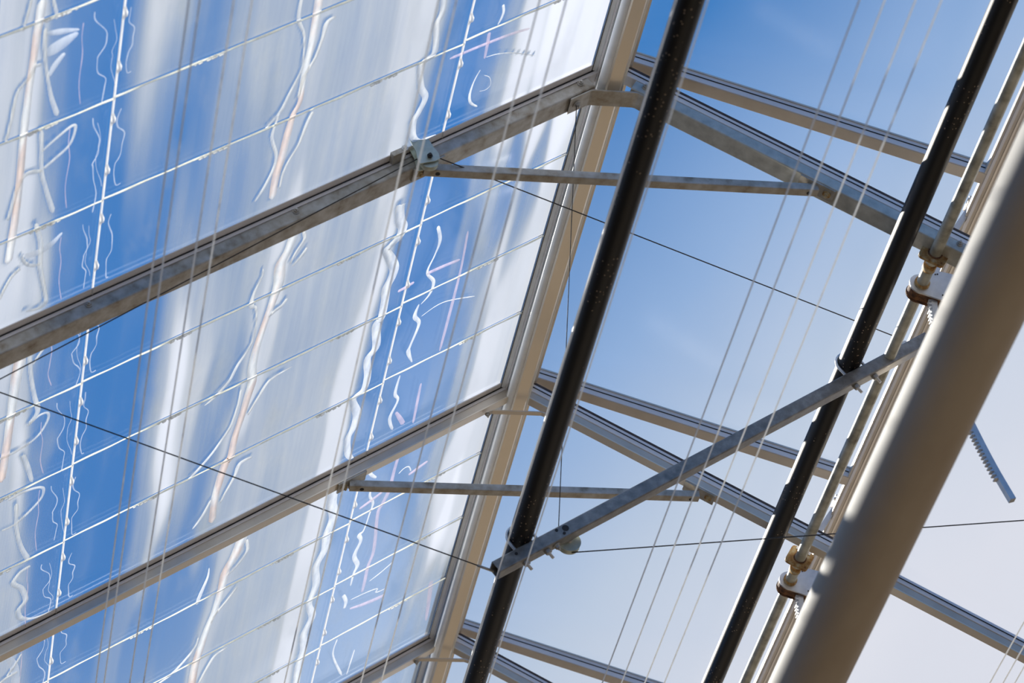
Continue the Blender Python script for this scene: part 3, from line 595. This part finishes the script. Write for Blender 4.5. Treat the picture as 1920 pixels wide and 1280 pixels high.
ceil_l = structure('ceiling_left', (-0.7, 0.5, -0.45), 'left roof slope glazed with clear streaky acrylic panes')
def pane(s0, s1, y0, y1):
    ns, ny = max(8, int((s1 - s0) / 0.0045)), max(8, int((y1 - y0) / 0.009))
    S, Yg = np.meshgrid(np.linspace(s0, s1, ns), np.linspace(y0, y1, ny), indexing='ij')
    s, y = S.ravel(), Yg.ravel()
    hz = thin_at_streaks(s, y, reflection_at(s, y))
    # the sheet sags a little between its welded edges
    fs, fy = (s - s0) / (s1 - s0), (y - y0) / (y1 - y0)
    n = 0.0025 * np.sin(np.pi * fs) * np.sin(np.pi * fy) - 0.003
    P = np.outer(s, np.array(DL)) + np.outer(n, np.array(NL)); P[:, 1] += y
    top = np.array([np.array(DL) * a + np.array(NL) * (-0.008) + np.array((0, b, 0)) for a, b in ((s0, y0), (s1, y0), (s1, y1), (s0, y1))])
    V = np.vstack([P, top]); V[:, 2] += H
    c = (V.min(0) + V.max(0)) / 2
    i = np.arange((ns - 1))[:, None] * ny + np.arange(ny - 1)[None, :]
    i = i.ravel()
    quads = np.stack([i, i + 1, i + ny + 1, i + ny], 1).tolist()
    b = ns * ny
    e0 = list(range(0, ny)); e1 = [ (ns - 1) * ny + k for k in range(ny)]
    quads.append([b, b + 1, b + 2, b + 3])
    me = bpy.data.meshes.new('pane')
    me.from_pydata((V - c).tolist(), [], quads)
    uvl = me.uv_layers.new(name='UVMap')
    idx = np.empty(len(me.loops), dtype=np.int32); me.loops.foreach_get('vertex_index', idx)
    su = np.concatenate([s, [s0, s1, s1, s0]]); yu = np.concatenate([y, [y0, y0, y1, y1]])
    uvl.data.foreach_set('uv', np.stack([su[idx], yu[idx]], 1).ravel().astype(np.float32))
    at = me.attributes.new('reflection', 'FLOAT', 'POINT')
    at.data.foreach_set('value', np.concatenate([hz, np.zeros(4)]).astype(np.float32))
    at = me.attributes.new('rib', 'FLOAT', 'POINT')
    at.data.foreach_set('value', np.concatenate([np.clip((s - 1.18) / 0.25, 0, 1), np.zeros(4)]).astype(np.float32))
    sm = np.ones(len(quads), dtype=bool); sm[-1] = False
    me.polygons.foreach_set('use_smooth', sm)
    me.materials.append(MAT['acrylic'])
    o = bpy.data.objects.new('pane', me); o.location = c
    col.objects.link(o); attach(o, ceil_l)
OFF = [-0.010, 0.0, 0.004]                        # the rows of the three columns do not quite line up
for ci in range(3):
    for k in range(K0, K1):
        pane(S_COLS[ci] + 0.002, S_COLS[ci + 1] - 0.002, k * PITCH + OFF[ci] + 0.0015, (k + 1) * PITCH + OFF[ci] - 0.0015)

def on_l(s, y, n=0.0):
    return DL * s + Y * y + NL * n

# weld beads between the rows, with a lump where the bead was laid twice
for ci in range(3):
    for k in range(K0 + 1, K1):
        if k % 4 == 0:
            continue                              # a rafter lies here
        y = k * PITCH + OFF[ci]
        s0, s1 = S_COLS[ci], S_COLS[ci + 1]
        pts, rad = [], []
        n = int((s1 - s0) / 0.012)
        for i in range(n + 1):
            s = s0 + (s1 - s0) * i / n
            pts.append(on_l(s, y + 0.0006 * math.sin(s * 60 + k), 0.001)); rad.append(0.0023 + 0.0004 * math.sin(s * 37 + 2 * k))
        bead = MB().half(pts, rad, NL, Y).build('seam', 'seam', ceil_l)
        cs = {0: [0.17], 1: [0.62, 1.08], 2: [1.46]}[ci]
        m = MB()
        for c in cs:
            c += rng.uniform(-0.03, 0.03)
            for q in range(6):
                s = c + q * 0.011 + rng.uniform(-0.004, 0.004)
                r = rng.uniform(0.0025, 0.0045)
                m.half([on_l(s - r * 1.8, y + 0.001, 0.002), on_l(s - r, y, 0.002), on_l(s + r, y + 0.001, 0.003), on_l(s + r * 1.8, y, 0.002)], [0.0008, r, r * 0.9, 0.0008], NL, Y)
        m.build('weld_lump', 'batten', bead)

# white joint strips along the house, with clips
for s in S_COLS[1:3]:
    st = MB().half([on_l(s, K0 * PITCH, 0.001), on_l(s, K1 * PITCH, 0.001)], 0.0024, NL, DL, 1.6).build('joint_strip', 'batten', ceil_l)
    for k in range(K0 * 2, K1 * 2):
        y = (k + 0.42 + rng.uniform(-0.06, 0.06)) * PITCH / 2 * 1.0
        MB().half([on_l(s, y - 0.016, 0.003), on_l(s, y - 0.008, 0.004), on_l(s, y - 0.004, 0.006), on_l(s, y + 0.005, 0.006), on_l(s, y + 0.009, 0.004), on_l(s, y + 0.018, 0.003)],
                  [0.002, 0.0038, 0.0052, 0.005, 0.0033, 0.002], NL, DL).build('clip', 'batten', st)

# reflections and refractions in the sheets, shaped as translucent strips
def reflection_streak(kind, pts, n0=0.004):
    P = np.array(pts)
    # smooth the traced run
    t = np.arange(len(P)); tt = np.linspace(0, len(P) - 1, (len(P) - 1) * 6 + 1)
    def cr(i, u):
        p0, p1, p2, p3 = P[max(i - 1, 0)], P[i], P[min(i + 1, len(P) - 1)], P[min(i + 2, len(P) - 1)]
        return 0.5 * ((2 * p1) + (-p0 + p2) * u + (2 * p0 - 5 * p1 + 4 * p2 - p3) * u * u + (-p0 + 3 * p1 - 3 * p2 + p3) * u ** 3)
    Q = np.array([cr(min(int(a), len(P) - 2), a - min(int(a), len(P) - 2)) for a in tt])
    Q[:, 2] = np.maximum(Q[:, 2], 0.0006) * {'ribbon': 1.2, 'edge': 1.25}.get(kind, 1.0)
    rings = []
    for i in range(len(Q)):
        d = Q[min(i + 1, len(Q) - 1), :2] - Q[max(i - 1, 0), :2]
        d = d / (np.linalg.norm(d) + 1e-9); nrm = np.array((-d[1], d[0]))
        w = Q[i, 2] * (0.35 if i in (0, len(Q) - 1) else 1.0)
        ring = []
        for u, hgt in ((-1, 0.0), (-0.55, 0.35), (0, 0.5), (0.55, 0.35), (1, 0.0)):
            c = Q[i, :2] + nrm * w * u
            ring.append(on_l(c[0], c[1], n0 + hgt * min(w, 0.004)))
        rings.append(ring)
    m = MB().quadstrip(rings, closed=False, smooth=True)
    m.build('reflection_streak', 'c_' + kind, ceil_l)
for i, (kind, pts) in enumerate(REFLECTION_STREAKS):
    reflection_streak(kind, pts, 0.004 + 0.0004 * (i % 5))
for k in range(K0 + 3, K1 + 2):
    for kind, pts in SQUIGGLES:
        j = rng.uniform(-0.012, 0.012); js = rng.uniform(-0.008, 0.008); st = rng.uniform(0.8, 1.1); am = rng.uniform(0.45, 1.15); sm = np.mean([p[0] for p in pts])
        q = [(sm + (s - sm) * am + js + rng.uniform(-0.002, 0.002), (y + 2.5 * PITCH) * st + j + (k - 2.5) * PITCH, w * rng.uniform(0.6, 1.2)) for s, y, w in pts]
        reflection_streak(kind, q)

# ------------------------------------------------------------------ ridge
rb = thing('ridge_beam', 'beige metal ridge beam running along the peak of the roof', 'beam', (0, 0.6, -0.07))
Y0, Y1 = -2.4, 3.6
MB().prism([(-0.013, -0.068), (-0.010, -0.071), (0.017, -0.071), (0.021, -0.068), (0.021, -0.030), (0.012, -0.012), (-0.010, -0.012), (-0.013, -0.03)],
           (0, 0, 0), X, Z, Y0, Y1, Y).build('beam', 'ridge', rb)
MB().tube([(-0.0165, Y0, -0.0525), (-0.0165, Y1, -0.0525)], 0.0125, 16).build('rounded_lip', 'white', rb, 'white rounded lip on the left side')
MB().box((0, 0, 0), X, Z, Y, -0.042, -0.012, -0.030, -0.021, Y0, Y1, 0.002).build('glazing_flange', 'white', rb)
MB().box((0, 0, 0), X, Z, Y, -0.0430, -0.0415, -0.0315, -0.029, Y0, Y1).build('gasket', 'dark', rb)
MB().box((0, 0, 0), X, Z, Y, -0.030, -0.027, -0.036, -0.029, Y0, Y1).build('drip_edge', 'alu_light', rb)
MB().box((0, 0, 0), X, Z, Y, 0.0215, 0.026, -0.066, -0.020, Y0, Y1, 0.001).build('side_flange', 'white', rb)
MB().prism([(-0.05, -0.012), (0.05, -0.012), (0.03, 0.03), (-0.01, 0.05), (-0.03, 0.03)], (0, 0, 0), X, Z, Y0, Y1, Y).build('ridge_cap', 'alu', rb)

# ------------------------------------------------------------------ rafters
EAVE = 1.62
def rafter(yk, left, steel, label):
    D, N = (DL, NL) if left else (DR, NR)
    t = thing('rafter', label, 'rafter', (0, yk, 0), 'rafters')
    s0 = 0.03
    MB().box(Y * yk, Y, N, D, 0.0, 0.030, -0.010, 0.013, s0, EAVE, 0.0015).build('glazing_bar', 'alu_light', t)
    MB().box(Y * yk, Y, N, D, -0.0012, 0.001, 0.0025 if left else -0.0012, 0.0058 if left else 0.0012, s0, EAVE).build('gasket', 'dark', t)
    if left:
        MB().box(Y * yk, Y, N, D, -0.019, 0.001, 0.0012, 0.0030, s0, EAVE).build('glazing_lip', 'alu_light', t)
    else:
        MB().box(Y * yk, Y, N, D, 0.0005, 0.030, -0.017, -0.0095, s0, 0.925).build('top_seal', 'brown_rubber', t)
    if steel:
        MB().box(Y * yk, Y, N, D, -0.001, 0.049, 0.0135, 0.0435, 0.075, EAVE, 0.004).build('steel_tube', 'galv_old' if left else 'galv_light', t)
        for s in (0.10, 0.86, 1.36):
            hexbolt(t, D * s + Y * (yk - 0.001) + N * 0.022, -Y, 0.005, 0.004, 'galv_old')
    else:
        MB().box(Y * yk, Y, N, D, 0.002, 0.024, 0.013, 0.034, s0 + 0.01, EAVE, 0.001).build('web', 'alu', t)
        MB().box(Y * yk, Y, N, D, -0.0005, 0.0265, 0.0325, 0.0365, s0 + 0.02, EAVE, 0.001).build('bottom_lip', 'ridge', t)
    return t
rafter(0, True, True, 'galvanised steel rafter with the pulley, on the streaky left slope')
rafter(BAY, True, False, 'slim aluminium rafter crossing the middle of the lower left half')
rafter(2 * BAY, True, False, 'slim aluminium rafter at the bottom edge left of the ridge beam')
rafter(0, False, True, 'galvanised steel rafter under the open vent, right of the ridge')
rafter(BAY, False, False, 'slim aluminium rafter under the vent, passing behind the slanted cross bar')
rafter(2 * BAY, False, False, 'slim aluminium rafter at the bottom edge right of the ridge beam')

# bent straps across the ridge
t = thing('ridge_strap', 'broad galvanised strap bent under the ridge beam at the steel rafters', 'strap', (0, 0, -0.085), 'ridge straps')
pth = [(-0.098, -0.1165), (-0.050, -0.0860), (-0.044, -0.0845), (0.050, -0.0845), (0.056, -0.0860), (0.104, -0.1205)]
MB().quadstrip([[Vector((x, yy, z - dz)) for yy, dz in ((0.001, 0), (0.047, 0), (0.047, 0.004), (0.001, 0.004))] for x, z in pth]).build('strap', 'galv_old', t)
hexbolt(t, (-0.080, 0.024, -0.109), NL, 0.007, 0.005, 'galv_old'); hexbolt(t, (0.084, 0.024, -0.110), NR, 0.007, 0.005, 'rust')
for k, lab in ((1, 'thin flat strap under the ridge beam beside the middle rafters'), (2, 'thin flat strap under the ridge beam at the bottom edge')):
    t = thing('ridge_strap', lab, 'strap', (0, k * BAY, -0.1), 'ridge straps')
    zz = -0.0985 if k == 1 else -0.0935
    pth = [(-0.084, zz - 0.003), (-0.066, zz + 0.003), (0.056, zz + 0.003), (0.084, zz - 0.008)]
    MB().quadstrip([[Vector((x, k * BAY + yy, z - dz)) for yy, dz in ((0.006, 0), (0.020, 0), (0.020, 0.003), (0.006, 0.003))] for x, z in pth]).build('strap', 'alu', t)
    hexbolt(t, (-0.079, k * BAY + 0.013, zz - 0.005), -Z, 0.005, 0.004, 'galv_old'); hexbolt(t, (0.078, k * BAY + 0.013, zz - 0.010), -Z, 0.005, 0.004, 'rust')

# horizontal ties
for k, lab in ((0, 'galvanised square tie bar from the pulley to the right steel rafter'), (1, 'galvanised square tie bar crossing below the ridge behind the slanted bar')):
    t = thing('tie_bar', lab, 'tie bar', (0, k * BAY, -0.33), 'tie bars')
    y = k * BAY + 0.006
    MB().box((0, y, -0.321), Y, Z, X, 0, 0.022, -0.020, 0, -0.435, 0.425, 0.0025).build('tube', 'galv_old', t)
    for D, N, sx in ((DL, NL, -1), (DR, NR, 1)):
        s = 0.452 / cT
        under = 0.0438 if k == 0 else 0.0368
        MB().box(D * s + Y * y + N * under, Y, N, D, -0.006, 0.030, 0.0, 0.004, -0.045, 0.038, 0.001).build('end_plate', 'galv_old', t)
        hexbolt(t, D * (s + 0.022) + Y * (y + 0.012) + N * (under + 0.004), N, 0.0065, 0.004, 'rust')
        m = MB(); m.disc(Vector((sx * 0.405, y + 0.011, -0.3412)), Z, 0.0052, 0.001, 14); m.build('bolt_hole', 'dark', t)

# ------------------------------------------------------------------ open vent above the right slope
vent = thing('roof_vent', 'open glazed roof vent hinged at the ridge, right of the beam', 'roof vent', (0.4, 0.6, -0.1))
VL0, VL1 = 0.02, 0.875
VY0, VY1 = -BAY - 0.02, 3 * BAY
for k in range(-1, 4):
    y = k * BAY
    if k in (-1, 3): y = VY0 if k == -1 else VY1 - 0.03
    b = MB().box(HINGE + Y * y, Y, NV, DV, 0.0, 0.033, -0.012, 0.017, VL0, VL1, 0.0015).build('bar', 'alu', vent)
    MB().box(HINGE + Y * y, Y, NV, DV, -0.0012, 0.001, -0.0120, 0.0150, VL0, VL1).build('side_cover', 'alu_light', b)
    MB().box(HINGE + Y * y, Y, NV, DV, -0.0022, 0.0, -0.0013, 0.0013, VL0, VL1).build('gasket', 'dark', b)
    MB().box(HINGE + Y * y, Y, NV, DV, -0.0042, 0.0, -0.0150, -0.0110, VL0, VL1).build('top_lip', 'alu', b)
for k in range(-1, 3):
    y0 = (k * BAY if k >= 0 else VY0) + 0.030; y1 = (k + 1) * BAY + 0.002
    MB().box(HINGE, Y, NV, DV, y0, y1, -0.010, -0.006, VL0 + 0.01, VL1 + 0.01).build('pane', 'glass', vent)
# bottom rail with its grooves
rail = MB().box(HINGE, DV, NV, Y, VL1 - 0.006, VL1 + 0.055, -0.014, 0.016, VY0, VY1, 0.002).build('bottom_rail', 'alu', vent)
for u0, u1, n1, mt in ((0.000, 0.006, 0.021, 'alu_light'), (0.014, 0.018, 0.020, 'ridge'), (0.026, 0.030, 0.022, 'alu_light'), (0.0335, 0.0355, 0.017, 'dark'), (0.038, 0.046, 0.026, 'ridge')):
    MB().box(HINGE, DV, NV, Y, VL1 + u0, VL1 + u1, 0.014, n1, VY0, VY1).build('rib', mt, rail)

# ------------------------------------------------------------------ fixed glazing below the vent on the right slope
ceil_r = structure('ceiling_right', (1.1, 0.5, -0.7), 'fixed glazing at the foot of the right roof slope')
for k in range(-1, 3):
    MB().box((0, 0, 0), Y, NR, DR, k * BAY + 0.030, (k + 1) * BAY + 0.001, -0.006, -0.002, 0.955, EAVE).build('pane', 'glass', ceil_r)
MB().box((0, 0, 0), DR, NR, Y, 0.930, 0.962, -0.008, 0.012, VY0, VY1, 0.002).build('sill', 'alu', ceil_r)
for sx, D, N, nm, lab in ((-1, DL, NL, 'gutter', 'grey eave gutter along the foot of the left slope'), (1, DR, NR, 'gutter', 'grey eave gutter along the foot of the right slope')):
    p = D * 1.64
    g = MB().prism([(-0.06 * 1, 0.04), (-0.045, -0.06), (0.045, -0.06), (0.06, 0.04), (0.055, 0.04), (0.042, -0.055), (-0.042, -0.055), (-0.055, 0.04)],
                   p + X * sx * 0.05 - Z * 0.03, X, Z, -2.4, 3.6, Y).build(nm, 'alu')
    tag(g, lab, 'gutter', 'eave gutters')

# ------------------------------------------------------------------ black pipes and the slanted cross bar that carries them
CH0 = Vector((-0.2823, 0.398, -1.0795)); CH1 = Vector((0.7700, 0.398, -0.4228))
cd = (CH1 - CH0).normalized(); cn = Vector((-cd.z, 0, cd.x)); CL = (CH1 - CH0).length
PIPES = [(-0.2216, -0.9944), (0.5732, -0.4985)]
for (px, pz), lab in zip(PIPES, ('black painted pipe passing in front of the ridge beam', 'black painted pipe beside the grey gear shaft')):
    pr = MB().tube([(px, y, pz) for y in np.linspace(-2.6, 3.4, 13)], 0.025, 40).build('pipe', 'black')
    tag(pr, lab, 'pipe', 'black pipes')

cb = thing('cross_bar', 'galvanised cross bar slanting under the two black pipes', 'bar', (0.2, 0.4, -0.76))
# a hollow square tube, open at its ends
outer = rrect(-0.015, 0.015, -0.015, 0.015, 0.003); inner = rrect(-0.0125, 0.0125, -0.0125, 0.0125, 0.002)
def ring(prof, u): return [CH0 + Y * a + cn * b + cd * u for a, b in prof]
MB().quadstrip([ring(inner, 0.03), ring(inner, 0), ring(outer, 0), ring(outer, CL), ring(inner, CL), ring(inner, CL - 0.03)], caps=False).build('tube', 'galv', cb)
m = MB().quadstrip([ring(inner, 0.031), ring(inner, 0.033)]); m.build('tube_core', 'dark', cb)
for i, u in enumerate((0.0966, 1.0334)):
    c = CH0 + cd * u + cn * 0.04
    pts = [c - cd * 0.0285 - cn * 0.077]
    pts += [c + (cd * -math.cos(a) + cn * math.sin(a)) * 0.0285 for a in np.linspace(0, math.pi, 13)]
    pts += [c + cd * 0.0285 - cn * 0.077]
    ub = MB().tube(pts, 0.0034, 10).build('u_bolt', 'steel', cb)
    for sg in (-1, 1):
        MB().disc(c + cd * 0.0285 * sg - cn * 0.0595, cn, 0.0075, 0.008, 6).build('nut', 'galv_old', ub)
for u, a, b in ((0.055, -0.0155, 0.004), (0.165, -0.0155, 0.008), (0.175, -0.0155, -0.006)):
    m = MB(); m.disc(CH0 + cd * u + Y * a + cn * b, Y, 0.0034, 0.002, 8); m.build('rivet', 'dark', cb)
m = MB(); m.disc(CH0 + cd * 0.185 + Y * -0.0152 + cn * 0.003, Y, 0.0075, 0.001, 20); m.build('bolt_hole', 'dark', cb)
hexbolt(cb, CH0 + cd * 0.150 - cn * 0.015, -cn, 0.006, 0.006, 'galv_old')
# eyebolt at the upper end
m = MB(); eb = CH0 + cd * 1.185 + cn * 0.015
m.tube([eb, eb + cn * 0.035], 0.0035, 10); m.disc(eb + cn * 0.004, cn, 0.009, 0.006, 6); m.disc(eb + cn * 0.020, cn, 0.008, 0.006, 6)
m.build('eyebolt', 'steel', cb)

def pulley_wheel(parent, c, r, w, mat='zinc_green'):
    c = Vector(c)
    ys = [(-w / 2, r), (-w / 4, r * 0.97), (0, r * 0.80), (w / 4, r * 0.97), (w / 2, r)]
    rings = [[c + Y * yy + X * math.cos(a) * rr + Z * math.sin(a) * rr for a in np.linspace(0, 2 * math.pi, 28, endpoint=False)] for yy, rr in ys]
    return MB().quadstrip(rings, smooth=True).build('wheel', mat, parent)

pw = thing('pulley', 'round pulley wheel behind the lower end of the slanted cross bar', 'pulley', (-0.13, 0.43, -1.0))
PW = CH0 + cd * 0.195 + Y * 0.030 - cn * 0.010
pulley_wheel(pw, PW, 0.025, 0.014)
MB().disc(PW, Y, 0.006, 0.030, 12).build('axle', 'galv_old', pw)

# pulley on the steel rafter
pa = thing('pulley', 'pulley in a zinc bracket hung on the steel rafter of the left slope', 'pulley', (-0.43, -0.02, -0.34))
pc = Vector((-0.432, -0.022, -0.345))
plate = [(-0.036, 0.050), (0.004, 0.056), (0.012, 0.036), (0.022, 0.018), (0.024, 0.004), (0.014, -0.004), (-0.020, -0.014), (-0.024, 0.0), (-0.026, 0.02)]
for yy in (-0.010, 0.012):
    MB().prism(plate, pc, X, Z, yy, yy + 0.0025, Y).build('side_plate', 'zinc_green', pa)
pulley_wheel(pa, pc + Vector((0.002, 0.002, 0.002)), 0.020, 0.012)
hexbolt(pa, pc + Vector((0.002, -0.010, 0.006)), -Y, 0.006, 0.004, 'dark', washer=False)
MB().box(pc + Vector((-0.055, 0, 0.020)), DL, NL, Y, -0.012, 0.022, -0.010, 0.002, -0.006, 0.045).build('clamp', 'galv_old', pa)
hexbolt(pa, pc + Vector((-0.048, -0.006, 0.030)), -Y, 0.005, 0.004, 'steel')

# ------------------------------------------------------------------ cables
def cable(pts, r, label, sl=0.0):
    a = [Vector(p) for p in pts]
    o = MB().tube(a, r, 8).build('cable', 'cable')
    return tag(o, label, 'cable', 'thin dark cables')
wt = pc + Vector((0.010, 0.002, 0.022)); wl = pc + Vector((-0.018, 0.002, 0.012))
EYE = eb + cn * 0.026
far = Vector((-1.3035, -0.03, -0.9652)); far2 = wl + (far - wl) * 1.06
cable([far2, wl, pc + Vector((-0.006, 0.002, 0.021)), wt, wt + (EYE - wt) * 0.5, EYE], 0.0013, 'dark cable over the rafter pulley to the upper end of the cross bar')
e0 = CH0 - cd * 0.004
ll = Vector((-1.3012, 0.02, -0.9583))
c2 = cable([e0 + (ll - e0) * 1.05, e0 + (ll - e0) * 0.03, e0], 0.0013, 'dark cable from the lower left edge to the lower end of the cross bar')
fr_ = MB().tube([e0 + (ll - e0) * 0.035, e0], 0.0028, 8).build('ferrule', 'galv_old', c2)
cr0 = PW + Vector((0.004, 0, -0.024)); cr1 = Vector((0.892, 0.385, -0.923))
cable([cr0, cr0 + (cr1 - cr0) * 1.3], 0.0013, 'dark cable running right from the cross bar pulley past the cream pipe')
cable([Vector((-0.082, 0.020, -0.118)), PW + Vector((-0.022, 0, 0.008))], 0.0010, 'fine wire dropping from the broad ridge strap to the cross bar pulley')

# ------------------------------------------------------------------ pale wires stretched along the house
WIRES = [(-1.0935, 'leftmost of all pale wires, over the left panes'), (-1.0776, 'second pale wire from the left, over the left panes'),
         (-1.0281, 'third pale wire from the left, over the left panes'), (-1.0014, 'fourth pale wire from the left, over the left panes'),
         (-0.7265, 'left wire of the pale pair over the whitish middle band'), (-0.7000, 'right wire of the pale pair over the whitish middle band'),
         (-0.5756, 'left wire of the pale pair just left of the ridge beam'), (-0.5357, 'right wire of the pale pair just left of the ridge beam'),
         (-0.3701, 'pale wire along the left edge of the black pipe by the ridge'), (-0.3215, 'pale wire along the right edge of the black pipe by the ridge'),
         (-0.0895, 'first of four pale wires between the black pipes, nearest the ridge'), (-0.0502, 'second of four pale wires between the black pipes'),
         (-0.0026, 'third of four pale wires between the black pipes'), (0.0378, 'fourth of four pale wires between the black pipes'),
         (0.7208, 'left of three pale wires in the bottom right corner'), (0.7491, 'middle of three pale wires in the bottom right corner'), (0.7743, 'right of three pale wires in the bottom right corner')]
for x, lab in WIRES:
    o = MB().tube([(x, y, -1.35) for y in np.linspace(-3.2, 4.5, 5)], 0.0014, 8).build('wire', 'wire')
    tag(o, lab, 'wire', 'pale wires stretched along the house')

# ------------------------------------------------------------------ vent gear: shaft, bearings, pinion boxes, racks
GX, GZ = 0.668, -0.482
gs = MB().tube([(GX, y, GZ) for y in np.linspace(-2.4, 3.4, 15)], 0.0132, 24).build('gear_shaft', 'grey_pipe')
tag(gs, 'weathered grey gear shaft between the right black pipe and the vent edge', 'shaft')
for k, (yb, lab) in enumerate(((0.032, 'rusty bearing plate holding the grey shaft under the steel rafter'), (1.177, 'rusty bearing plate on the grey shaft in the lower right'))):
    t = thing('bearing_bracket', lab, 'bracket', (GX, yb, GZ), 'bearing brackets')
    dR, nR = DR, -NR
    c = Vector((GX, yb, GZ))
    outer = [c + dR * u + nR * v for u, v in rrect(-0.031, 0.029, -0.027, 0.029, 0.009)]
    n = len(outer)
    inner = [c + ((p - c).normalized()) * 0.0165 for p in outer]
    MB().quadstrip([[p + Y * 0.007 for p in inner], [p - Y * 0.0 for p in inner], [p for p in outer], [p + Y * 0.007 for p in outer], [p + Y * 0.007 for p in inner]], caps=False).build('plate', 'rust', t)
    MB().tube([c - Y * 0.002, c + Y * 0.014], 0.0165, 20).build('bushing', 'rust_dark', t)
    MB().tube([c + Y * 0.030, c + Y * 0.052], 0.0150, 20).build('collar', 'rust', t)
    MB().box(c, dR, nR, Y, -0.020, -0.014, 0.020, 0.062, -0.002, 0.030, 0.001).build('hanger', 'rust' if k == 0 else 'steel', t)
    MB().box(c, dR, nR, Y, 0.012, 0.018, 0.020, 0.055, -0.002, 0.030, 0.001).build('hanger', 'steel', t)
    hexbolt(t, c - dR * 0.017 + nR * 0.045 - Y * 0.002, -Y, 0.005, 0.004, 'rust')
for yb, lab in ((0.150, 'grey pinion housing on the shaft beside the upper rusty bearing'), (1.290, 'grey pinion housing on the shaft in the lower right')):
    t = thing('pinion_housing', lab, 'gear housing', (GX, yb, GZ), 'pinion housings')
    c = Vector((GX, yb, GZ))
    prof = [(math.cos(a) * 0.027, math.sin(a) * 0.027) for a in np.linspace(math.radians(75), math.radians(262), 18)] + [(0.045, -0.046), (0.082, -0.036), (0.082, 0.030), (0.040, 0.040)]
    MB().prism(prof, c, X, Z, -0.016, -0.012, Y).build('side_plate', 'steel', t)
    MB().prism([(u * 0.93, v * 0.93) for u, v in prof], c, X, Z, -0.012, 0.014, Y).build('core', 'rust_dark', t)
    MB().prism(prof, c, X, Z, 0.014, 0.018, Y).build('side_plate', 'rust_dark', t)
    MB().tube([c - Y * 0.024, c - Y * 0.015], 0.0170, 20).build('bushing', 'rust', t)
    for u, v in ((0.036, 0.028), (0.041, 0.029), (0.042, -0.030)):
        m = MB(); m.disc(c + X * u + Z * v - Y * 0.0165, Y, 0.0018, 0.002, 8); m.build('rivet', 'dark', t)
def rack(yb, label):
    t = thing('toothed_rack', label, 'rack', (0.72, yb, -0.6), 'toothed vent racks')
    K = [(0.838, -0.228), (0.776, -0.315), (0.716, -0.425), (0.693, -0.505), (0.684, -0.580), (0.687, -0.680), (0.700, -0.800), (0.716, -0.880), (0.737, -0.965), (0.761, -1.045)]
    P = np.array(K); pts = []
    for i in range(len(P) - 1):
        p0, p1, p2, p3 = P[max(i - 1, 0)], P[i], P[i + 1], P[min(i + 2, len(P) - 1)]
        for u in np.linspace(0, 1, 8, endpoint=False):
            pts.append(0.5 * ((2 * p1) + (-p0 + p2) * u + (2 * p0 - 5 * p1 + 4 * p2 - p3) * u * u + (-p0 + 3 * p1 - 3 * p2 + p3) * u ** 3))
    pts.append(P[-1]); pts = np.array(pts)
    rings = []; frames = []
    for i, p in enumerate(pts):
        d = pts[min(i + 1, len(pts) - 1)] - pts[max(i - 1, 0)]; d /= np.linalg.norm(d)
        nn = np.array((d[1], -d[0]))                      # towards the shaft (left)
        frames.append((p, d, nn))
        rings.append([Vector((p[0] + nn[0] * a, yb + b, p[1] + nn[1] * a)) for a, b in ((-0.009, -0.007), (0.004, -0.007), (0.004, 0.007), (-0.009, 0.007))])
    MB().quadstrip(rings).build('bar', 'steel', t)
    # teeth along the inner side
    seg = np.linalg.norm(np.diff(pts, axis=0), axis=1); cum = np.concatenate([[0], np.cumsum(seg)])
    a = 0.16
    base = None
    while a < cum[-1] - 0.058:
        i = min(np.searchsorted(cum, a) - 1, len(seg) - 1); u = (a - cum[i]) / seg[i]
        p = pts[i] * (1 - u) + pts[i + 1] * u; d, nn = frames[i][1], frames[i][2]
        MB().prism([(-0.0030, 0.0035), (0.0030, 0.0035), (0.0012, 0.0105), (-0.0012, 0.0105)], Vector((p[0], yb, p[1])), Vector((d[0], 0, d[1])), Vector((nn[0], 0, nn[1])), -0.007, 0.007, Y).build('tooth', 'steel', t)
        a += 0.0095
    # clip joining it to the vent rail
    m = MB(); c = Vector((K[0][0], yb, K[0][1]))
    m.box(c, X, Z, Y, -0.014, 0.012, -0.006, 0.004, -0.014, 0.014, 0.002); m.box(c, X, Z, Y, -0.004, 0.002, 0.0, 0.02, -0.006, 0.006); m.tube([c + Vector((-0.012, -0.02, 0)), c + Vector((-0.012, 0.02, 0))], 0.003, 8)
    m.build('rail_clip', 'alu', t)
    return t
rack(0.150, 'curved toothed rack whose free end hangs right of the cream pipe')
rack(1.290, 'curved toothed rack in the lower right, mostly behind the cream pipe')

# ------------------------------------------------------------------ the broad cream pipe nearest the camera
tp = MB().tube([(0.157, y, -1.656) for y in np.linspace(-2.6, 3.4, 13)], 0.0645, 64).build('pipe', 'pvc')
tag(tp, 'broad cream pipe nearest the camera, crossing the right side', 'pipe')
